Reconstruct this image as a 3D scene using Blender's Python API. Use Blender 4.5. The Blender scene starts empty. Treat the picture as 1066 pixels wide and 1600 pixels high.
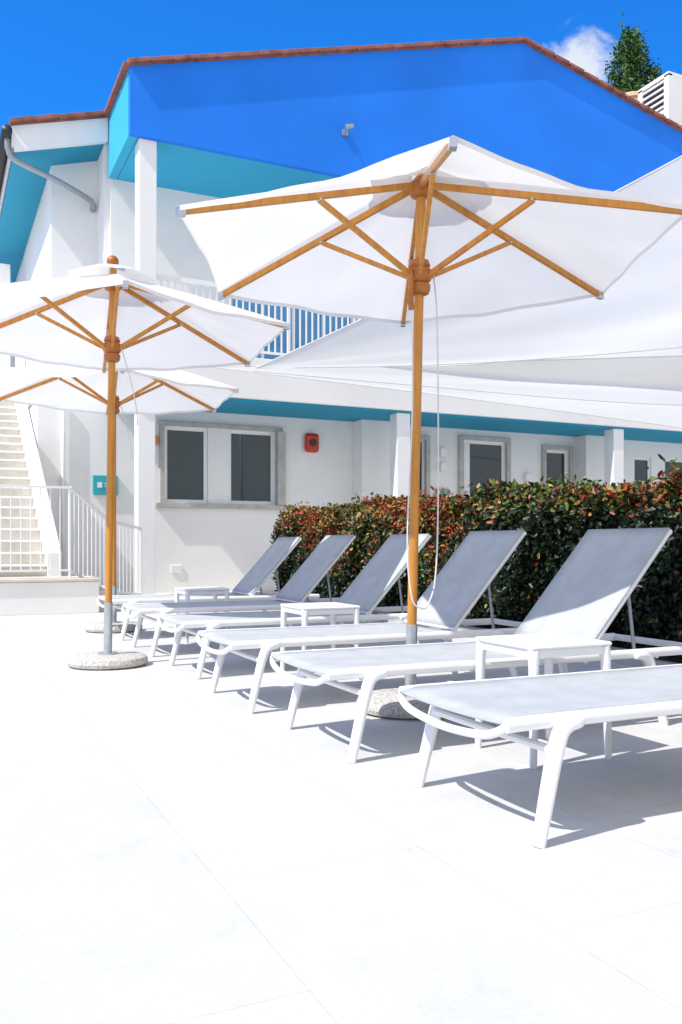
import bpy, math, random
import numpy as np
from mathutils import Vector, Matrix
random.seed(4); rng=np.random.default_rng(7)
S=bpy.context.scene; C=S.collection
S.view_settings.view_transform='Standard'; S.view_settings.look='None'; S.view_settings.exposure=0

# ---------------------------------------------------------------- materials
def mat(name,col,rough=.6,metal=0,var=.06,scale=3,bump=0,bscale=40,trans=0,spec=.5,col2=None,stretch=None,ior=1.5,bdist=.01):
    m=bpy.data.materials.new(name); m.use_nodes=True
    n=m.node_tree.nodes; l=m.node_tree.links
    b=n['Principled BSDF']; out=n['Material Output']
    b.inputs['Roughness'].default_value=rough; b.inputs['Metallic'].default_value=metal; b.inputs['IOR'].default_value=ior
    b.inputs['Specular IOR Level'].default_value=spec
    tc=n.new('ShaderNodeTexCoord'); mp=n.new('ShaderNodeMapping'); l.new(tc.outputs['Object'],mp.inputs[0])
    if stretch: mp.inputs['Scale'].default_value=stretch
    nz=n.new('ShaderNodeTexNoise'); nz.inputs['Scale'].default_value=scale; nz.inputs['Detail'].default_value=6
    l.new(mp.outputs[0],nz.inputs['Vector'])
    mx=n.new('ShaderNodeMix'); mx.data_type='RGBA'
    c=list(col)+[1]; d=[max(0,min(1,x*(1-var*2))) for x in col]+[1]
    if col2: d=list(col2)+[1]
    mx.inputs['A'].default_value=d; mx.inputs['B'].default_value=c
    rp=n.new('ShaderNodeMapRange'); rp.inputs['From Min'].default_value=.3; rp.inputs['From Max'].default_value=.62
    l.new(nz.outputs['Fac'],rp.inputs['Value']); l.new(rp.outputs[0],mx.inputs['Factor'])
    l.new(mx.outputs['Result'],b.inputs['Base Color'])
    if bump:
        n2=n.new('ShaderNodeTexNoise'); n2.inputs['Scale'].default_value=bscale; n2.inputs['Detail'].default_value=4
        l.new(mp.outputs[0],n2.inputs['Vector'])
        bp=n.new('ShaderNodeBump'); bp.inputs['Strength'].default_value=bump; bp.inputs['Distance'].default_value=bdist
        l.new(n2.outputs['Fac'],bp.inputs['Height']); l.new(bp.outputs[0],b.inputs['Normal'])
    if trans:
        t=n.new('ShaderNodeBsdfTranslucent'); l.new(mx.outputs['Result'],t.inputs['Color'])
        ms=n.new('ShaderNodeMixShader'); ms.inputs[0].default_value=trans
        l.new(b.outputs[0],ms.inputs[1]); l.new(t.outputs[0],ms.inputs[2]); l.new(ms.outputs[0],out.inputs[0])
    return m
M={}
M['white']=mat('white_paint',(.83,.83,.82),.35,var=.02)
M['plaster']=mat('white_plaster',(.86,.85,.82),.85,var=.04,scale=.8,bump=.25,bscale=60)
M['canvas']=mat('canvas',(.88,.865,.835),.9,var=.03,scale=2,bump=.15,bscale=300,trans=.40,spec=.1)
M['sail']=mat('sail_cloth',(.88,.87,.845),.9,var=.02,scale=.5,bump=.1,bscale=100,trans=.44,spec=.1)
M['mesh']=mat('sling_mesh',(.585,.605,.605),.7,var=.06,scale=9,bump=.6,bscale=350,trans=.08,spec=.2)
M['wood']=mat('teak',(.60,.25,.035),.38,var=.14,scale=4,bump=.1,bscale=30,stretch=(8,8,.8))
M['wood2']=mat('teak_dark',(.46,.15,.02),.4,var=.2,scale=8)
M['steel']=mat('galvanised_steel',(.55,.58,.6),.35,metal=.8,var=.1,scale=20)
M['stone']=mat('grey_stone',(.50,.49,.45),.8,var=.12,scale=6,bump=.3)
M['pebble']=mat('pebble_concrete',(.66,.63,.57),.9,var=.25,scale=60,bump=1,bscale=70)
M['blue']=mat('blue_render',(.006,.205,.84),.85,var=.09,scale=.5,bump=.35,bscale=30)
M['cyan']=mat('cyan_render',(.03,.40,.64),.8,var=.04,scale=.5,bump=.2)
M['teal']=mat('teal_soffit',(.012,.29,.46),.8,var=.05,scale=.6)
M['tile']=mat('terracotta',(.36,.13,.09),.85,var=.25,scale=5,bump=.5)
M['glass']=mat('window_glass',(.012,.04,.055),.02,var=.1,spec=.5,ior=1.62,bump=.03,bscale=1.5,bdist=.05)
M['blueglass']=mat('blue_glass',(.03,.30,.60),.12,var=.1,spec=1.0)
M['dark']=mat('dark_metal',(.03,.03,.035),.5)
M['grey']=mat('grey_pipe',(.35,.38,.41),.4,metal=.5)
M['red']=mat('red_enamel',(.55,.03,.015),.3)
M['orange']=mat('orange_plastic',(.75,.2,.03),.4)
M['cream']=mat('cream_stone',(.66,.61,.52),.8,var=.08,scale=5,bump=.3)
M['sign']=mat('teal_sign',(.02,.42,.47),.4)
M['soil']=mat('soil',(.05,.04,.03),1,var=.3,scale=12,bump=1)
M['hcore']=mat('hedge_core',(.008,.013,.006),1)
M['bark']=mat('bark',(.12,.08,.05),.9,var=.3,scale=8,bump=1)
M['tank']=mat('cream_tank',(.72,.48,.30),.7,var=.08,scale=2)
M['cord']=mat('cord',(.7,.69,.66),.8)
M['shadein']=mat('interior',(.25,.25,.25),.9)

def leafmat(name):
    m=bpy.data.materials.new(name); m.use_nodes=True; n=m.node_tree.nodes; l=m.node_tree.links
    b=n['Principled BSDF']; b.inputs['Roughness'].default_value=.42; b.inputs['Specular IOR Level'].default_value=.3
    a=n.new('ShaderNodeAttribute'); a.attribute_name='Col'; l.new(a.outputs['Color'],b.inputs['Base Color'])
    return m
M['leaf']=leafmat('leaf')

# paving
m=bpy.data.materials.new('pale_paving'); m.use_nodes=True; n=m.node_tree.nodes; l=m.node_tree.links
b=n['Principled BSDF']; b.inputs['Roughness'].default_value=.75; b.inputs['Specular IOR Level'].default_value=.3
tc=n.new('ShaderNodeTexCoord')
mp=n.new('ShaderNodeMapping'); mp.inputs['Rotation'].default_value[2]=math.radians(90); mp.inputs['Location'].default_value=(.35,.54,0)
l.new(tc.outputs['Object'],mp.inputs[0])
bk=n.new('ShaderNodeTexBrick'); bk.inputs['Scale'].default_value=1; bk.inputs['Mortar Size'].default_value=.003
bk.inputs['Brick Width'].default_value=1.2; bk.inputs['Row Height'].default_value=.6; bk.offset=.5
bk.inputs['Color1'].default_value=(.665,.66,.64,1); bk.inputs['Color2'].default_value=(.645,.64,.625,1); bk.inputs['Mortar'].default_value=(.56,.55,.53,1)
bk.inputs['Mortar Smooth'].default_value=.6
l.new(mp.outputs[0],bk.inputs['Vector'])
nz=n.new('ShaderNodeTexNoise'); nz.inputs['Scale'].default_value=2.6; nz.inputs['Detail'].default_value=12; nz.inputs['Roughness'].default_value=.78
l.new(tc.outputs['Object'],nz.inputs['Vector'])
cr=n.new('ShaderNodeValToRGB'); cr.color_ramp.elements[0].position=.35; cr.color_ramp.elements[0].color=(.85,.84,.825,1)
cr.color_ramp.elements[1].position=.62; cr.color_ramp.elements[1].color=(1,1,1,1)
l.new(nz.outputs['Fac'],cr.inputs[0])
mx=n.new('ShaderNodeMix'); mx.data_type='RGBA'; mx.blend_type='MULTIPLY'; mx.inputs['Factor'].default_value=1
l.new(bk.outputs['Color'],mx.inputs['A']); l.new(cr.outputs['Color'],mx.inputs['B']); l.new(mx.outputs['Result'],b.inputs['Base Color'])
n2=n.new('ShaderNodeTexNoise'); n2.inputs['Scale'].default_value=60; n2.inputs['Detail'].default_value=5; l.new(tc.outputs['Object'],n2.inputs['Vector'])
bp=n.new('ShaderNodeBump'); bp.inputs['Strength'].default_value=.35; bp.inputs['Distance'].default_value=.004
l.new(n2.outputs['Fac'],bp.inputs['Height']); l.new(bp.outputs[0],b.inputs['Normal'])
M['paving']=m

# ---------------------------------------------------------------- mesh helpers
def empty(name,loc=(0,0,0),rz=0):
    e=bpy.data.objects.new(name,None); e.location=loc; e.rotation_euler[2]=rz; e.empty_display_size=.2; C.objects.link(e); return e
def mk(name,V,F,m,parent=None,smooth=False,bevel=0):
    me=bpy.data.meshes.new(name); me.from_pydata([tuple(v) for v in V],[],F); me.update()
    me.materials.append(M[m] if isinstance(m,str) else m)
    if smooth: me.polygons.foreach_set('use_smooth',[True]*len(me.polygons))
    o=bpy.data.objects.new(name,me); C.objects.link(o)
    if parent: o.parent=parent
    if bevel:
        bv=o.modifiers.new('b','BEVEL'); bv.width=bevel; bv.segments=2; bv.limit_method='ANGLE'
    return o
class G:
    def __init__(s): s.V=[]; s.F=[]
    def add(s,V,F):
        k=len(s.V); s.V+=[tuple(v) for v in V]; s.F+=[tuple(i+k for i in f) for f in F]; return s
    def box(s,x0,x1,y0,y1,z0,z1):
        return s.add([(x0,y0,z0),(x1,y0,z0),(x1,y1,z0),(x0,y1,z0),(x0,y0,z1),(x1,y0,z1),(x1,y1,z1),(x0,y1,z1)],
          [(0,3,2,1),(4,5,6,7),(0,1,5,4),(1,2,6,5),(2,3,7,6),(3,0,4,7)])
    def tube(s,P,R,seg=10,sx=1,sy=1,up=(0,0,1)):
        P=[Vector(p) for p in P]; n=len(P)
        if not hasattr(R,'__len__'): R=[R]*n
        V=[]; F=[]
        for i,p in enumerate(P):
            t=(P[min(i+1,n-1)]-P[max(i-1,0)]).normalized()
            u=Vector(up)
            if abs(t.dot(u))>.95: u=Vector((1,0,0)) if abs(t.x)<.9 else Vector((0,1,0))
            a=t.cross(u).normalized(); b=a.cross(t).normalized()
            for j in range(seg):
                q=2*math.pi*(j+.5)/seg
                V.append(p+a*math.cos(q)*R[i]*sx+b*math.sin(q)*R[i]*sy)
        for i in range(n-1):
            for j in range(seg):
                k=(j+1)%seg; F.append((i*seg+j,i*seg+k,(i+1)*seg+k,(i+1)*seg+j))
        F.append(tuple(range(seg))[::-1]); F.append(tuple((n-1)*seg+j for j in range(seg)))
        return s.add(V,F)
    def bar(s,p,q,w,h,up=(0,0,1)):
        r=math.sqrt(2)/2
        return s.tube([p,q],1,4,w*r,h*r,up)
    def lathe(s,cx,cy,prof,seg=24):
        V=[];F=[]
        for r,z in prof:
            for j in range(seg):
                q=2*math.pi*j/seg; V.append((cx+r*math.cos(q),cy+r*math.sin(q),z))
        for i in range(len(prof)-1):
            for j in range(seg):
                k=(j+1)%seg; F.append((i*seg+j,i*seg+k,(i+1)*seg+k,(i+1)*seg+j))
        F.append(tuple(range(seg))[::-1]); F.append(tuple((len(prof)-1)*seg+j for j in range(seg)))
        return s.add(V,F)
    def obj(s,name,m,parent=None,smooth=False,bevel=0): return mk(name,s.V,s.F,m,parent,smooth,bevel)
def smoothobj(o,ang=40):
    me=o.data; me.polygons.foreach_set('use_smooth',[True]*len(me.polygons))
    try: me.set_sharp_from_angle(angle=math.radians(ang))
    except Exception: pass
    return o
def spline(P,n=8):
    P=[Vector(p) for p in P]; Q=[P[0]]+P+[P[-1]]; o=[]
    for i in range(1,len(Q)-2):
        for k in range(n):
            t=k/n; a,b,c,d=Q[i-1],Q[i],Q[i+1],Q[i+2]
            o.append(.5*((2*b)+(c-a)*t+(2*a-5*b+4*c-d)*t*t+(3*b-a-3*c+d)*t**3))
    o.append(P[-1]); return o

# ---------------------------------------------------------------- ground
G().add([(-400,-400,0),(400,-400,0),(400,400,0),(-400,400,0)],[(0,1,2,3)]).obj('ground','paving')

# ---------------------------------------------------------------- loungers (x = head direction)
def lounger(x,y,ang=48,yaw=0):
    e=empty('sun_lounger',(x,y,0),yaw); W=.66; zr=.348
    g=G()
    for yy in (0.02,W-.02):
        g.tube([(-.09,yy,zr),(0,yy,zr+.002),(.6,yy,zr),(1.3,yy,zr),(1.96,yy,zr)],.5,12,.032,.044)
    # foot loop
    g.tube(spline([(-.085,.02,zr),(-.098,.05,zr-.022),(-.102,.13,zr-.045),(-.104,W/2,zr-.058),(-.102,W-.13,zr-.045),(-.098,W-.05,zr-.022),(-.085,W-.02,zr)],5),.0135,10)
    g.tube([(1.96,.02,zr),(1.96,W-.02,zr)],.018,10)
    for xx in (.62,1.22,1.66): g.tube([(xx,.02,zr-.02),(xx,W-.02,zr-.02)],.011,8)
    g.tube([(.055,.015,.27),(.055,W-.015,.27)],.013,8)
    smoothobj(g.obj('frame','white',e))
    g=G()
    rr=[.020,.023,.026,.027,.027,.0265,.026,.0255,.025,.0245,.024,.023,.022,.021,.020,.019]
    for yy,sg in ((0.0,-1),(W,1)):
        g.tube(spline([(.16,yy,zr-.002),(.105,yy,zr-.012),(.07,yy+sg*.003,.27),(.0,yy+sg*.012,.0)],5),rr,12,.95,1.25,up=(0,1,0))
        g.tube(spline([(1.50,yy,zr-.002),(1.56,yy,zr-.012),(1.60,yy+sg*.003,.27),(1.67,yy+sg*.012,.0)],5),rr,12,.95,1.25,up=(0,1,0))
    smoothobj(g.obj('legs','white',e))
    # seat sling
    V=[];F=[];nx,ny=20,8; L0,L1=-.10,1.27
    for i in range(nx+1):
        for j in range(ny+1):
            s=i/nx; t=j/ny
            V.append((L0+(L1-L0)*s,.03+(W-.06)*t,zr+.020-.018*math.sin(math.pi*t)*(.5+.5*math.sin(math.pi*s))-(.012 if i==0 else 0)))
    for i in range(nx):
        for j in range(ny):
            a=i*(ny+1)+j; F.append((a,a+ny+1,a+ny+2,a+1))
    o=mk('seat_sling',V,F,'mesh',e,True); sd=o.modifiers.new('s','SOLIDIFY'); sd.thickness=.006
    # backrest
    c,s_=math.cos(math.radians(ang)),math.sin(math.radians(ang)); L=.752; I=.05
    def B(d,yy,h=0): return (1.27+d*c-h*s_,yy,zr+.03+d*s_+h*c)
    g=G()
    for yy in (I,W-I): g.tube([B(-.02,yy),B(L-.01,yy)],.5,10,.024,.03)
    g.tube([B(L-.01,I-.01),B(L-.01,W-I+.01)],.013,8); g.tube([B(0,.03),B(0,W-.03)],.013,8)
    smoothobj(g.obj('backrest_frame','white',e))
    g=G()
    for yy in (I+.02,W-I-.02): g.tube([B(.36,yy,-.015),(1.27+.36*c+.05,yy,zr)],.009,8)
    g.tube([(1.27+.36*c+.05,.06,zr),(1.27+.36*c+.05,W-.06,zr)],.009,8)
    smoothobj(g.obj('backrest_prop','grey',e))
    V=[];F=[];nx=12
    for i in range(nx+1):
        for j in range(ny+1):
            t=j/ny; V.append(B(L*i/nx,I-.012+(W-2*I+.024)*t,.02-.022*math.sin(math.pi*t)*math.sin(math.pi*min(1,i/nx+.08))))
    for i in range(nx):
        for j in range(ny):
            a=i*(ny+1)+j; F.append((a,a+ny+1,a+ny+2,a+1))
    o=mk('backrest_sling',V,F,'mesh',e,True); sd=o.modifiers.new('s','SOLIDIFY'); sd.thickness=.006
for (x,y,a,r) in [(1.57,2.02,48,0),(1.50,3.11,48,.000),(1.46,4.22,48.5,-.006),(1.53,5.44,47.5,.004),(1.51,6.66,48,0),(1.52,7.90,47,.01)]:
    lounger(x,y,a,r)

def table(x,y):
    e=empty('side_table',(x,y,0)); h=.20; z=.475
    g=G(); g.box(-h,h,-h,h,z-.018,z); g.obj('top','white',e,bevel=.008)
    g=G(); g.box(-h+.014,h-.014,-h+.012,-h+.03,z-.05,z-.019).box(-h+.014,h-.014,h-.03,h-.012,z-.05,z-.019)
    g.box(-h+.012,-h+.03,-h+.031,h-.031,z-.05,z-.019).box(h-.03,h-.012,-h+.031,h-.031,z-.05,z-.019); g.obj('apron','white',e)
    g=G()
    for sx in (-1,1):
        for sy in (-1,1):
            g.tube([(sx*(h-.025),sy*(h-.025),z-.02),(sx*(h-.02),sy*(h-.02),z-.07),(sx*(h-.012),sy*(h-.012),0)],[.026,.021,.014],10)
    smoothobj(g.obj('legs','white',e))
table(2.285,2.90); table(2.27,5.16); table(2.18,7.60)

# ---------------------------------------------------------------- umbrellas
def umbrella(x,y,rot,lean=(0,0),rope=False,R=1.33):
    e=empty('patio_umbrella',(x,y,0)); lx,ly=lean
    ax=lambda z:(lx*z/2.5,ly*z/2.5)
    zt,zr=2.76,2.37
    cx,cy=ax(2.6)
    g=G(); g.lathe(0,0,[(.24,0),(.275,.012),(.285,.035),(.275,.062),(.235,.078),(.04,.082)],40); smoothobj(g.obj('concrete_base','pebble',e))
    g=G(); g.tube([(0,0,.075),(ax(.45)[0],ax(.45)[1],.45)],.030,16); g.lathe(0,0,[(.07,.08),(.07,.092),(.03,.094)],20); smoothobj(g.obj('steel_sleeve','steel',e))
    g=G(); g.tube([(*ax(.42),.42),(*ax(2.84),2.84)],.025,16); smoothobj(g.obj('pole','wood',e))
    g=G(); X,Y=ax(2.27)
    g.lathe(X,Y,[(.028,2.17),(.05,2.18),(.058,2.20),(.058,2.225),(.045,2.235),(.062,2.25),(.066,2.275),(.066,2.30),(.05,2.312),(.058,2.325),(.05,2.35),(.028,2.36)],24)
    g.lathe(cx,cy,[(.028,zt-.08),(.052,zt-.07),(.06,zt-.05),(.06,zt-.005),(.045,zt+.01),(.028,zt+.03)],24)
    g.lathe(cx,cy,[(.01,2.85),(.03,2.86),(.042,2.885),(.04,2.91),(.025,2.93),(.004,2.937)],20)
    smoothobj(g.obj('hubs_and_finial','wood2',e))
    g=G(); gs=G(); gm=G(); ends=[]
    for k in range(6):
        q=rot+k*math.pi/3; d=Vector((math.cos(q),math.sin(q),0)); ctr=Vector((cx,cy,0))
        p0=ctr+d*.04+Vector((0,0,zt-.02)); p1=ctr+d*(R-.01)+Vector((0,0,zr-.012)); ends.append((d,ctr))
        g.bar(p0,p1,.024,.032)
        f=.44; pm=p0.lerp(p1,f)+Vector((0,0,-.02)); q0=Vector((X,Y,2.27))+d*.05
        gs.bar(q0,pm,.022,.026)
        gm.tube([pm-Vector((-d.y,d.x,0))*.018,pm+Vector((-d.y,d.x,0))*.018],.007,8)
        gm.bar(p1-d*.03+Vector((0,0,.001)),p1+d*.010+Vector((0,0,.001)),.029,.038)
    g.obj('ribs','wood',e,bevel=.003); gs.obj('struts','wood',e,bevel=.003); gm.obj('fittings','steel',e)
    # canopy
    V=[];F=[];nr,na=20,16
    for k in range(6):
        d0,d1=ends[k][0],ends[(k+1)%6][0]; base=len(V); ph=k*1.7
        for i in range(nr+1):
            s=.04+.96*i/nr
            for j in range(na+1):
                t=j/na; w=math.sin(math.pi*t)
                p=(d0*(1-t)+d1*t)*(R*s*(1-.035*w*s))
                z=zt+.045-(zt+.045-zr-.012)*s - .026*w*s +.012*math.sin(math.pi*s)*(1-w) + .006*w*math.sin(t*17+ph+s*6)*s+.004*w*math.sin(t*9-s*14+ph)
                V.append((cx+p.x,cy+p.y,z))
        for j in range(na+1):
            v=V[base+nr*(na+1)+j]; V.append((v[0],v[1],v[2]-.022))
        for i in range(nr+1):
            for j in range(na):
                a=base+i*(na+1)+j; F.append((a,a+na+1,a+na+2,a+1))
    o=mk('canopy',V,F,'canvas',e); smoothobj(o,35)
    V=[];F=[]
    for k in range(6):
        d0,d1=ends[k][0],ends[(k+1)%6][0]; base=len(V)
        for i in range(5):
            s=i/4
            for j in range(5):
                t=j/4; w=math.sin(math.pi*t); p=(d0*(1-t)+d1*t)*(.34*s)
                V.append((cx+p.x,cy+p.y,2.875-.13*s*(.8+.2*s)+.03*w*s))
        for i in range(4):
            for j in range(4):
                a=base+i*5+j; F.append((a,a+5,a+6,a+1))
    smoothobj(mk('vent_cap',V,F,'canvas',e),35)
    if rope:
        g=G()
        P=spline([(X+.075,Y-.02,2.28),(X+.085,Y-.04,2.0),(X+.085,Y-.05,1.2),(.12,-.06,.72),(.07,-.07,.56),(.02,-.075,.54),(-.03,-.07,.60),(-.05,-.06,.9),(X-.07,Y-.05,1.6),(X-.07,Y-.04,2.12)],12)
        g.tube(P,.0045,6)
        smoothobj(g.obj('pull_cord','cord',e))
        g=G(); g.tube([(X-.07,Y-.04,2.08),(X-.075,Y-.04,2.12),(X-.07,Y-.04,2.28),(X-.03,Y-.02,2.30)],[.016,.016,.008,.008],8); g.obj('cleat','wood2',e)
    else:
        g=G(); P=spline([(X+.06,Y-.03,2.28),(X+.12,Y-.05,2.05),(X+.16,Y-.06,1.85),(X+.17,Y-.06,1.72)],8); g.tube(P,.004,6)
        g.obj('pull_cord','cord',e)
umbrella(2.25,3.94,math.radians(-55.2),(.05,-.02),True)
umbrella(1.12,6.32,math.radians(-37.2),(.03,-.02),R=1.31)
umbrella(1.62,8.81,math.radians(-37.2),R=1.31)

# ---------------------------------------------------------------- leaf generator
def leaves(name,P,N,size,colf,parent,aspect=.5,jit=.9):
    n=len(P); N=N+rng.normal(0,jit,(n,3)); N/=np.linalg.norm(N,axis=1)[:,None]
    T=rng.normal(0,1,(n,3)); T-=N*(T*N).sum(1)[:,None]; T/=np.linalg.norm(T,axis=1)[:,None]; B=np.cross(N,T)
    s=(size*(.6+.8*rng.random(n)))[:,None]; h=s*aspect*.5
    V=np.empty((n,6,3)); V[:,0]=P; V[:,1]=P+T*s*.35+B*h+N*s*.08; V[:,2]=P+T*s*.75+B*h*.75+N*s*.05; V[:,3]=P+T*s
    V[:,4]=P+T*s*.75-B*h*.75+N*s*.05; V[:,5]=P+T*s*.35-B*h+N*s*.08
    me=bpy.data.meshes.new(name); me.vertices.add(n*6); me.vertices.foreach_set('co',V.ravel())
    idx=np.array([0,1,2,3,0,3,4,5]); me.loops.add(n*8); me.loops.foreach_set('vertex_index',(np.arange(n)[:,None]*6+idx).ravel().astype(np.int32))
    me.polygons.add(n*2); me.polygons.foreach_set('loop_start',np.arange(0,n*8,4).astype(np.int32))
    me.update(calc_edges=True); me.validate()
    col=colf(P); at=me.color_attributes.new('Col','FLOAT_COLOR','POINT')
    at.data.foreach_set('color',np.repeat(np.c_[col,np.ones(n)],6,axis=0).ravel())
    me.materials.append(M['leaf']); o=bpy.data.objects.new(name,me); C.objects.link(o)
    if parent: o.parent=parent
    return o
# hedge
hx0,hx1,hy0,hy1,hz=4.70,5.75,1.5,12.3,1.30
he=empty('hedge')
G().box(hx0+.16,hx1-.12,hy0+.12,hy1-.12,.14,hz-.14).obj('dark_core','hcore',he)  # near-black filler box inside the leaf shell
def bumpf(y,x): return .05*np.sin(y*2.3+x)+.035*np.sin(y*5.1+1.3+2*x)+.025*np.sin(y*11+x*3)
n1=62000; P=[];N=[]
y=rng.uniform(hy0,hy1,n1); z=rng.uniform(.10,hz,n1); d=rng.exponential(.07,n1)
x=hx0+d+bumpf(y,z*2.5)*1.3+np.maximum(0,z-hz+.12)**1*.6+np.maximum(0,.35-z)*.5
P.append(np.c_[x,y,z]); N.append(np.tile([-1,-.1,.4],(n1,1)))
n2=30000; y=rng.uniform(hy0,hy1,n2); x=rng.uniform(hx0+.03,hx1,n2); z=hz+bumpf(y,x)-rng.exponential(.04,n2)+.03
P.append(np.c_[x,y,z]); N.append(np.tile([0,0,1.],(n2,1)))
n3=8000; x=rng.uniform(hx0,hx1,n3); z=rng.uniform(.1,hz,n3); y=hy1-rng.exponential(.05,n3)+bumpf(x,z)
P.append(np.c_[x,y,z]); N.append(np.tile([0,1.,.3],(n3,1)))
n3=6000; x=rng.uniform(hx0,hx1,n3); z=rng.uniform(.1,hz,n3); y=hy0+rng.exponential(.05,n3)
P.append(np.c_[x,y,z]); N.append(np.tile([0,-1.,.3],(n3,1)))
n4=6000; y=rng.uniform(hy0,hy1,n4); x=rng.uniform(hx0,hx1,n4); cl=np.sin(y*9)*np.sin(y*3.7+x*4)
z=hz+.03+bumpf(y,x)+np.maximum(0,cl)*rng.uniform(0,.14,n4)
P.append(np.c_[x,y,z]); N.append(rng.normal(0,1,(n4,3)))
P=np.concatenate(P); N=np.concatenate(N)
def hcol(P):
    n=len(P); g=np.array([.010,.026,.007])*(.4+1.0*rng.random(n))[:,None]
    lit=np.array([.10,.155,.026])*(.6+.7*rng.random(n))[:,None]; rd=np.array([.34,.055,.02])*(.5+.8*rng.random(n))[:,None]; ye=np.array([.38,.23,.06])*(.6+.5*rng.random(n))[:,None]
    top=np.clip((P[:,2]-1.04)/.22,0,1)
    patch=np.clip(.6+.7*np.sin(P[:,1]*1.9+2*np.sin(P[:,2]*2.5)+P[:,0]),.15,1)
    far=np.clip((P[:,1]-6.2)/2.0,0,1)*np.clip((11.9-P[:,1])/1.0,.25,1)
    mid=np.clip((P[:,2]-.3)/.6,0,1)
    g*=(.62+.38*far+.5*top*(1-far))[:,None]  # umbrella shade painted in: darker base on near leaves below the top
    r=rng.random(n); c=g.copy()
    k=r<.015+.42*top+.24*far*mid; c[k]=lit[k]  # sunlit look put into leaf colour, mostly along the top and far part
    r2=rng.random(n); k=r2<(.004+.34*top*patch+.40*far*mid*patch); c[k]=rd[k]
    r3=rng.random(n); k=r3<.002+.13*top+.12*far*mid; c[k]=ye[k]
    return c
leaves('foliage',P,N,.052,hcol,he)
G().box(hx0-.12,hx1+.1,hy0-.3,hy1+.15,-.02,.03).obj('planting_bed','soil')
g=G().box(hx0-.22,hx0-.125,hy0-.3,hy1+.25,-.02,.06); g.obj('planting_bed_kerb','stone',bevel=.008)

# ---------------------------------------------------------------- building
Bd=empty('hotel_building')
FB=13.8
def roofz(a): return 10.62-.293*(10.31-a) if a<10.31 else 10.62-.216*(a-10.31)
ops=[(3.68,4.49,1.60,2.98),(4.87,5.79,1.60,2.98),(8.72,9.05,.0,3.0),(9.95,11.05,.02,3.05),(12.1,12.75,.02,2.95),(14.65,15.2,1.2,2.9),(15.6,16.8,.02,2.9)]
g=G(); x=1.55; y0,y1=15.25,15.5; top=3.30
for a0,a1,z0,z1 in ops:
    g.box(x,a0,y0,y1,0,top)
    if z0>.05: g.box(a0,a1,y0,y1,0,z0)
    g.box(a0,a1,y0,y1,z1,top); x=a1
g.box(x,24,y0,y1,0,top); g.obj('ground_floor_wall','plaster',Bd)
g=G().box(1.55,1.8,15.5,26,0,3.3).box(23.8,24,15.5,26,0,3.3).box(1.55,24,26,26.2,0,7.3); g.obj('outer_walls','plaster',Bd)
G().box(7.42,8.38,14.85,15.247,0,3.265).box(12.95,13.6,14.9,15.247,0,3.265).obj('porch_piers','plaster',Bd)
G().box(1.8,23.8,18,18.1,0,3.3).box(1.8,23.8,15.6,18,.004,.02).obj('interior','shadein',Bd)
gs=G(); gf=G(); gg=G()
gs.box(3.58,5.93,15.19,15.247,2.98,3.06).box(3.52,5.98,15.15,15.247,1.52,1.60).box(5.79,5.95,15.10,15.247,1.602,2.978).box(3.60,3.68,15.19,15.247,1.602,2.978)
for a0,a1,z0,z1 in ops:
    w=.07 if a1-a0>.5 else .04
    yb=15.28
    gf.box(a0,a0+w,yb,yb+.07,z0,z1).box(a1-w,a1,yb,yb+.07,z0,z1).box(a0+w,a1-w,yb,yb+.07,z1-w,z1).box(a0+w,a1-w,yb,yb+.07,z0,z0+w)
    gg.box(a0+w-.01,a1-w+.01,yb+.03,yb+.04,z0+w-.01,z1-w+.01)
for a0,a1,z0,z1 in ops[2:5]:
    gs.box(a0-.10,a0-.001,15.18,15.247,0,z1+.08).box(a1+.001,a1+.10,15.18,15.247,0,z1+.08).box(a0,a1,15.18,15.247,z1,z1+.08)
gf.box(10.02,10.16,15.27,15.36,.09,2.98)
gs.obj('stone_surrounds','stone',Bd,bevel=.006); gf.obj('window_frames','white',Bd,bevel=.006); gg.obj('window_glass','glass',Bd)
# balcony slab (teal soffit below)
G().box(2.70,24,FB-.05,16.4,3.304,4.0).obj('balcony_slab','plaster',Bd,bevel=.01)
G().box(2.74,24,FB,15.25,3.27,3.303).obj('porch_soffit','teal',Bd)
# pillars
g=G()
for a in (2.92,7.62,12.74,17.8): g.box(a,a+.28,FB+.02,FB+.30,0,3.268)
g.box(2.92,3.20,FB-.075,FB+.25,3.9,7.298).box(2.921,3.199,FB-.074,FB+.1,3.26,3.92)
g.obj('pillars','white',Bd,bevel=.01)
# upper walls
g=G(); x=2.80
uo=[(5.0,7.6,4.02,6.3),(9,11.5,4.02,6.5)]
for a0,a1,z0,z1 in uo:
    g.box(x,a0,15.5,15.7,4.0,7.33).box(a0,a1,15.5,15.7,z1,7.33); x=a1
g.box(x,20,15.5,15.7,4.0,7.33)
g.box(2.70,2.80,15.57,16.6,3.3,roofz(2.7)-.06)
g.obj('upper_floor_wall','plaster',Bd)
g=G(); gf=G()
for a0,a1,z0,z1 in uo:
    g.box(a0,a1,15.62,15.64,z0,z1)
    n=4
    for i in range(n+1):
        q=a0+(a1-a0-.06)*i/n; gf.box(q,q+.06,15.58,15.66,z0,z1-.06)
    gf.box(a0,a1,15.58,15.66,z1-.06,z1)
g.obj('balcony_door_glass','blueglass',Bd); gf.obj('balcony_door_frames','white',Bd)
# left upper volume
V=[(1.89,16.3,3.3),(2.70,16.3,3.3),(2.70,16.3,roofz(2.7)-.47),(1.89,16.3,roofz(1.89)-.47),
   (1.89,24,3.3),(1.89,24,roofz(1.89)-.47)]
mk('upper_side_wall',V,[(0,1,2,3),(4,0,3,5)],'plaster',Bd)
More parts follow.
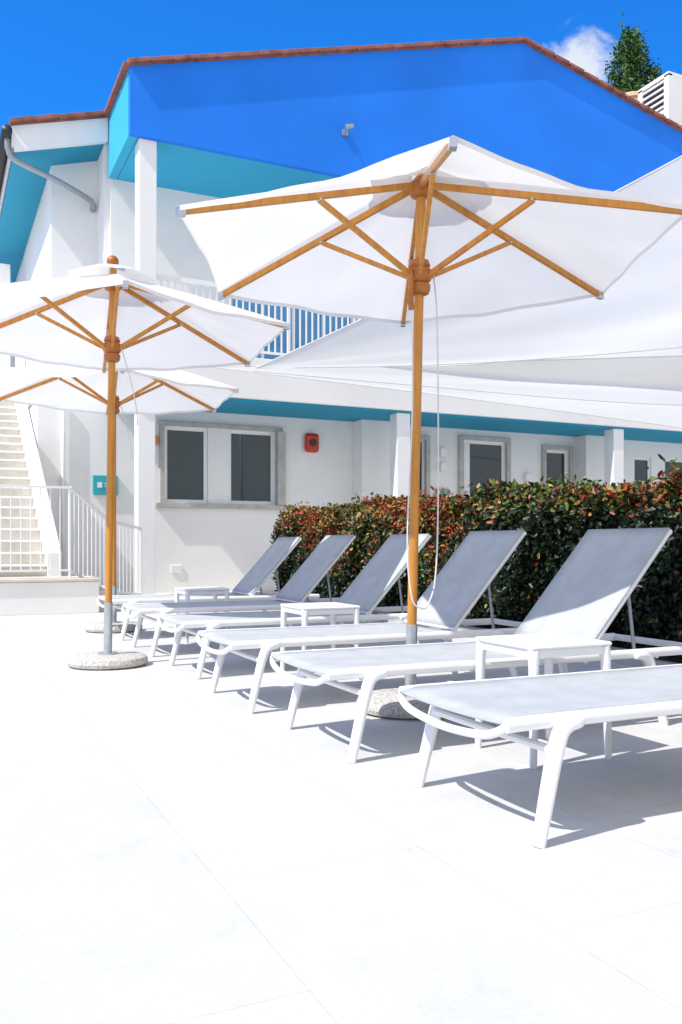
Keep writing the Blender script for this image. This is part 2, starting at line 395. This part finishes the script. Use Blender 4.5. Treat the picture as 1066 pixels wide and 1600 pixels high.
# gable
def prism(name,poly,b0,b1,m):
    n=len(poly); V=[(a,b0,z) for a,z in poly]+[(a,b1,z) for a,z in poly]
    F=[tuple(range(n)),tuple(range(2*n-1,n-1,-1))]+[(i,i+n,(i+1)%n+n,(i+1)%n) for i in range(n)]
    return mk(name,V,F,m,Bd)
GB=FB-.15
prism('gable_wall',[(2.76,7.30),(20,7.30),(20,roofz(20)-.05),(10.31,10.57),(2.76,roofz(2.76)-.05)],GB,GB+.10,'blue')
prism('gable_side',[(2.755,7.301),(2.90,7.301),(2.90,roofz(2.9)-.06),(2.755,roofz(2.755)-.06)],GB+.101,15.48,'cyan')
G().box(2.91,20,GB+.101,15.5,7.305,7.36).obj('gable_soffit','cyan',Bd)
# roof slabs
def slab(name,a0,a1,b0,b1,t0,t1,m):
    V=[];
    for a in (a0,a1):
        for b in (b0,b1):
            V+= [(a,b,roofz(a)+t0),(a,b,roofz(a)+t1)]
    F=[(0,1,3,2),(4,6,7,5),(0,4,5,1),(2,3,7,6),(1,5,7,3),(0,2,6,4)]
    return mk(name,V,F,m,Bd)
slab('roof_slope_left',2.74,10.31,GB-.02,26,-.05,.0,'tile'); slab('roof_slope_right',10.31,24,GB-.02,26,-.05,.0,'tile')
slab('roof_eave',1.15,2.74,15.42,26,-.05,.0,'tile')
slab('eave_fascia',1.2,2.745,15.46,15.55,-.47,-.055,'white')
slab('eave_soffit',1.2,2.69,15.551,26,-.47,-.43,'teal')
slab('eave_fascia_side',1.16,1.199,15.46,26,-.40,-.055,'white')
g=G()
def tiles(a0,a1,b):
    n=int(abs(a1-a0)/.36)
    for i in range(n):
        p=a0+(a1-a0)*i/n; q=a0+(a1-a0)*(i+.95)/n; dz=random.uniform(-.004,.004)
        g.bar((p,b,roofz(p)+.0+dz),(q,b,roofz(q)+.01+dz),.14,.065)
tiles(2.72,10.31,GB-.02); tiles(10.31,22,GB-.02); tiles(1.13,2.70,15.42)
g.obj('verge_tiles','tile',Bd,bevel=.01)
g=G()
for i in range(5):
    b=GB+i*.36; g.bar((2.72,b,roofz(2.72)-.01),(2.72,b+.34,roofz(2.72)-.01),.12,.06)
g.obj('eave_tiles','tile',Bd,bevel=.01)
# gutter + pipes
g=G(); g.tube([(1.08,15.35,7.76),(1.08,26,7.76)],.085,14); g.obj('gutter','dark',Bd,True)
g=G(); g.tube(spline([(1.10,15.55,7.7),(1.12,15.56,7.5),(1.25,15.62,7.38),(1.9,15.85,7.26),(2.45,16.05,7.12),(2.6,16.15,7.05),(2.62,16.29,7.0)],6),.05,12); g.obj('downpipe','grey',Bd,True)
g=G(); g.tube([(1.95,15.2,0),(1.95,15.2,3.3)],.03,10); g.obj('wall_pipe','white',Bd,True)
# gable spotlights
g=G()
for a,z in ((6.48,8.05),(9.25,8.1)):
    g.box(a-.05,a+.05,GB-.04,GB-.001,z-.05,z+.05); g.tube([(a,GB-.04,z),(a-.02,GB-.16,z+.03)],.015,8); g.tube([(a-.06,GB-.17,z+.02),(a+.07,GB-.21,z+.05)],[.05,.038],12)
g.obj('gable_spotlights','grey',Bd)
# wall fittings
g=G(); 
for a,z in ((9.45,2.75),(9.45,2.45),(11.6,2.3)): g.box(a-.08,a+.08,15.13,15.246,z-.09,z+.09)
g.box(3.80,4.0,15.225,15.246,.35,.50); g.obj('wall_lamps_and_vent','white',Bd,bevel=.02)  # the low box is the wall vent, the rest are lamps
al=empty('fire_alarm_sounder'); g=G(); g.box(6.37,6.66,15.12,15.246,2.62,2.99); g.obj('housing','red',al,bevel=.07)
g=G().tube([(6.515,15.09,2.80),(6.515,15.121,2.80)],.07,16); g.obj('sounder_grille','dark',al,bevel=.01)
g=G().box(3.46,3.56,15.12,15.246,2.62,2.78); g.obj('orange_call_point','orange',None,bevel=.02)
sg=empty('wall_sign'); G().box(2.45,2.87,15.20,15.246,1.72,2.05).obj('panel','sign',sg,bevel=.005)
G().box(2.52,2.60,15.19,15.199,1.84,1.93).box(2.64,2.80,15.19,15.199,1.90,1.915).box(2.64,2.78,15.19,15.199,1.86,1.872).obj('mark','white',sg)
sg=empty('wall_sign'); G().box(9.30,9.62,15.20,15.246,1.72,2.0).obj('panel','sign',sg,bevel=.005)
# balcony railing
br=empty('balcony_railing'); g=G(); g.box(3.2,22,FB+.0,FB+.06,5.12,5.20).box(3.2,22,FB+.015,FB+.045,4.10,4.14)
a=3.3
while a<22:
    g.box(a-.012,a+.012,FB+.018,FB+.042,4.14,5.12); a+=.115
for a in (5.5,7.8,10.1,12.4,14.7): g.box(a-.025,a+.025,FB+.005,FB+.055,4.0,5.12)
g.obj('bars','white',br)
# rooftop equipment
ac=empty('rooftop_air_conditioner')
G().box(16.93,19,16.39,17.35,9,12.8).obj('core','dark',ac)
g=G(); g.box(16.88,17.0,16.34,16.5,9,12.85).box(16.88,17.0,17.25,17.4,9,12.85).box(16.88,19.05,16.34,17.4,12.805,12.9).box(17.0,19.05,16.34,16.388,9,12.8)
g.box(16.89,16.929,16.5,17.25,11.9,12.0).box(16.89,16.929,16.5,17.25,10.9,11.0)
z=9.2
while z<12.75:
    g.bar((16.90,16.5,z),(16.90,17.25,z),.05,.05,(0,0.0,1)); z+=.16
g.obj('casing','white',ac)
tk=empty('rooftop_tank'); g=G(); g.lathe(17.75,18.6,[(.58,9),(.58,13.2),(.62,13.22),(.62,13.32),(.56,13.36),(.1,13.4)],28); smoothobj(g.obj('drum','tank',tk))

# ---------------------------------------------------------------- stairs & platform
st=empty('external_staircase'); g=G(); gn=G(); nst=22
for i in range(nst):
    zt=.43+.165*(i+1); b0=12.1+.29*i
    g.box(-1.2,1.35,b0,b0+.29+(.0 if i<nst-1 else 2.5),max(0,zt-.265),zt-.032)
    gn.box(-1.2,1.35,b0-.025,b0+.288+(.0 if i<nst-1 else 2.5),zt-.03,zt)
g.obj('risers','cream',st); gn.obj('treads','plaster',st,bevel=.008)
prof=[(12.0,0),(12.0,.75),(12.1+.29*nst,.43+.165*nst+.35),(21,.43+.165*nst+.35),(21,0)]
n=len(prof); V=[(1.351,b,z) for b,z in prof]+[(1.52,b,z) for b,z in prof]
mk('side_wall',V,[tuple(range(n))[::-1],tuple(range(n,2*n))]+[(i,(i+1)%n,(i+1)%n+n,i+n) for i in range(n)],'plaster',st)
g=G().box(-6,1.54,20.9,21.1,0,7.2); g.obj('garden_wall','plaster')
pf=empty('entrance_platform'); G().box(-3,1.88,11.2,12.06,0,.40).obj('block','plaster',pf,bevel=.008)
G().box(-3.02,1.90,11.17,12.058,.403,.44).obj('coping','cream',pf,bevel=.008)
G().box(1.90,2.15,11.35,12.6,0,.28).box(2.15,2.4,11.35,12.6,0,.14).box(1.53,1.9,12.1,12.9,0,.42).obj('side_steps','cream',pf,bevel=.008)
rl=empty('stair_railing'); g=G()
def fence(p,q,z0,z1,zb0,zb1,step=.11,first=1):
    p=Vector(p);q=Vector(q);L=(q-p).length;n=int(L/step)
    g.bar((p.x,p.y,z0),(q.x,q.y,z1),.04,.03); g.bar((p.x,p.y,zb0),(q.x,q.y,zb1),.03,.025)
    for i in range(first,n+1):
        t=i/n; c=p.lerp(q,t); r=.018 if i in(0,n) else .0065
        g.tube([(c.x,c.y,(zb0+(zb1-zb0)*t) if 0<i<n else 0.0),(c.x,c.y,z0+(z1-z0)*t)],r,6)
fence((-2.9,11.28),(-.2,11.28),1.58,1.58,.54,.54,first=0); fence((-.2,11.28),(1.53,11.28),1.58,1.58,.54,.54)
fence((1.53,11.28),(2.15,12.1),1.58,1.20,.54,.22); fence((2.15,12.1),(2.78,12.95),1.20,1.10,.22,.12)
g.obj('bars','white',rl)

# ---------------------------------------------------------------- shade sails
def O(X,Y,z): return Vector((.905*X+.425*Y,-.425*X+.905*Y,z))
def sail(P,Q,R,sagE=.3,sagF=.3,belly=.3,seam=9):
    e=empty('shade_sail'); V=[];F=[];n,m_=40,24
    cen=(P+Q+R)/3
    for i in range(n+1):
        s=i/n; w=4*s*(1-s)
        a=P.lerp(Q,s)+(cen-P.lerp(Q,.5)).normalized()*sagE*w
        b=P.lerp(R,s)+(cen-P.lerp(R,.5)).normalized()*sagF*w
        for j in range(m_+1):
            t=j/m_; p=a.lerp(b,t)
            p=p+Vector((0,0,-belly*4*t*(1-t)*math.sin(math.pi*s*.9)+.04*math.sin(t*15+s*4)*math.sin(math.pi*t)*s+.025*math.sin(t*31-s*6)*math.sin(math.pi*t)*s))
            V.append(p)
    for i in range(n):
        for j in range(m_):
            k=i*(m_+1)+j; F.append((k,k+m_+1,k+m_+2,k+1))
    mk('cloth',V,F,'sail',e,True)
    g=G(); g.tube([V[i*(m_+1)] for i in range(n+1)],.010,6); g.tube([V[i*(m_+1)+m_]for i in range(n+1)],.010,6)
    g.obj('edge_cable','cord',e)
    g=G(); g.tube([V[i*(m_+1)+seam]-Vector((0,0,.006)) for i in range(3,n+1)],.006,5); g.obj('seam','cord',e)
    return e
Pa=O(-1.28,13,3.52); Qa=O(4.6,9.3,5.55); Ra=O(6.6,14.2,3.50)
sail(Pa,Qa,Ra,.12,.25,.35,18)
Pb=O(-2.05,13.3,3.60); Qb=O(5.9,12.4,3.60); Rb=O(7.9,17,2.98)
sail(Pb,Qb,Rb,.1,.12,.12,12)
g=G(); g.tube([Qa+Vector((.05,0,-5.55)),Qa],.05,12); g.tube([Ra-Vector((0,0,3.5)),Ra],.05,12); g.obj('sail_mast','white',None,True)

# ---------------------------------------------------------------- tree
T=O(11.8,35,-.45); te=empty('cypress_tree',(T.x,T.y,T.z)); g=G()
g.tube([(0,0,0),(.1,0,8),(0,.1,15),(0,0,21)],[.35,.28,.18,.04],10)
for i in range(40):
    z=11+i*.24; q=i*2.4; r=max(.2,(21.8-z)*.14); g.tube([(0,0,z),(r*.6*math.cos(q),r*.6*math.sin(q),z+.5),(r*math.cos(q),r*math.sin(q),z+1.0)],[.06,.035,.01],5)
g.obj('trunk_and_limbs','bark',te)
P=[]
for i in range(280):
    z=rng.uniform(12,21.8); rr=min(1.2,.18+(22.0-z)*.36); q=rng.uniform(0,6.28); r=rr*math.sqrt(rng.uniform(.15,1))
    c=np.array([r*math.cos(q)+.15*math.sin(z*2),r*math.sin(q),z]); P.append(c+rng.normal(0,1,(55,3))*np.array([.13,.13,.26]))
P=np.concatenate(P); N=P.copy(); N[:,2]=1; 
leaves('foliage',P,N*.5,.19,lambda P:np.array([.05,.12,.022])*(.4+1.1*rng.random(len(P)))[:,None],te,aspect=.35)

# ---------------------------------------------------------------- light
d=Vector((-.819,-.145,1)).normalized()
su=bpy.data.lights.new('sun','SUN'); su.energy=5; su.angle=math.radians(.5); su.color=(1,.965,.91)
so=bpy.data.objects.new('sun',su); so.rotation_euler=d.to_track_quat('Z','Y').to_euler(); C.objects.link(so)
w=bpy.data.worlds.new('World'); S.world=w; w.use_nodes=True; n=w.node_tree.nodes; l=w.node_tree.links
bg=n['Background']; bg.inputs[1].default_value=.15
sk=n.new('ShaderNodeTexSky'); sk.sky_type='NISHITA'; sk.sun_disc=False; sk.sun_elevation=math.asin(d.z); sk.sun_rotation=math.atan2(d.x,d.y)%(2*math.pi)
sk.air_density=1.0; sk.dust_density=.3; sk.ozone_density=2.5
ml=n.new('ShaderNodeMix'); ml.data_type='RGBA'; ml.blend_type='MULTIPLY'; ml.inputs['Factor'].default_value=1; ml.inputs['B'].default_value=(.12,.90,1.85,1); l.new(sk.outputs[0],ml.inputs['A'])
tc=n.new('ShaderNodeTexCoord'); sp=n.new('ShaderNodeSeparateXYZ'); l.new(tc.outputs['Generated'],sp.inputs[0])
def mr(src,a,b,c=0,d_=1,smooth=True):
    x=n.new('ShaderNodeMapRange'); x.inputs['From Min'].default_value=a; x.inputs['From Max'].default_value=b; x.inputs['To Min'].default_value=c; x.inputs['To Max'].default_value=d_
    if smooth: x.interpolation_type='SMOOTHSTEP'
    l.new(src,x.inputs['Value']); return x.outputs[0]
def mixc(f,A,col):
    x=n.new('ShaderNodeMix'); x.data_type='RGBA'; l.new(f,x.inputs['Factor']); l.new(A,x.inputs['A']); x.inputs['B'].default_value=(*col,1); return x.outputs['Result']
# pale horizon haze and high veil, added out of view as neutral fill
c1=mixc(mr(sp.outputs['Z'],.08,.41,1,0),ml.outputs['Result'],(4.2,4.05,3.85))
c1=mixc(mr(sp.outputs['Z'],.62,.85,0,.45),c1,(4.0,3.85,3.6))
# white cloud bank added unseen behind the viewer, for neutral fill light
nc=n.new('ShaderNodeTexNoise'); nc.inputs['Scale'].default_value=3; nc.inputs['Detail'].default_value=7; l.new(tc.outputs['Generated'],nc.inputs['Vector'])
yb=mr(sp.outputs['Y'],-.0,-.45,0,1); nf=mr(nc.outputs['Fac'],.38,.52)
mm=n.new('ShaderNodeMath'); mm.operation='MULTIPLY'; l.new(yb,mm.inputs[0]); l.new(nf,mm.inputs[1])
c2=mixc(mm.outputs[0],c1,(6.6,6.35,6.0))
# small cloud
dp=n.new('ShaderNodeVectorMath'); dp.operation='DISTANCE'; cd=Vector((.572,.667,.455)).normalized(); dp.inputs[1].default_value=cd
nz=n.new('ShaderNodeTexNoise'); nz.inputs['Scale'].default_value=26; nz.inputs['Detail'].default_value=10; nz.inputs['Roughness'].default_value=.65; nz.inputs['Distortion'].default_value=.4
l.new(tc.outputs['Generated'],dp.inputs[0]); l.new(tc.outputs['Generated'],nz.inputs['Vector'])
ma=mr(dp.outputs['Value'],0,.075,.80,0,False)
ad=n.new('ShaderNodeMath'); ad.operation='ADD'; l.new(ma,ad.inputs[0]); l.new(nz.outputs['Fac'],ad.inputs[1])
c3=mixc(mr(ad.outputs[0],.78,1.15,0,.9),c2,(5.8,6.1,6.4))
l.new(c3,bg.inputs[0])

cam=bpy.data.cameras.new('camera'); co=bpy.data.objects.new('camera',cam); C.objects.link(co); S.camera=co
co.location=(0,0,.87); co.rotation_euler=(math.radians(90),0,math.radians(-25.16)); cam.lens=30.375; cam.shift_y=.03125; cam.clip_end=2000; cam.clip_start=.05
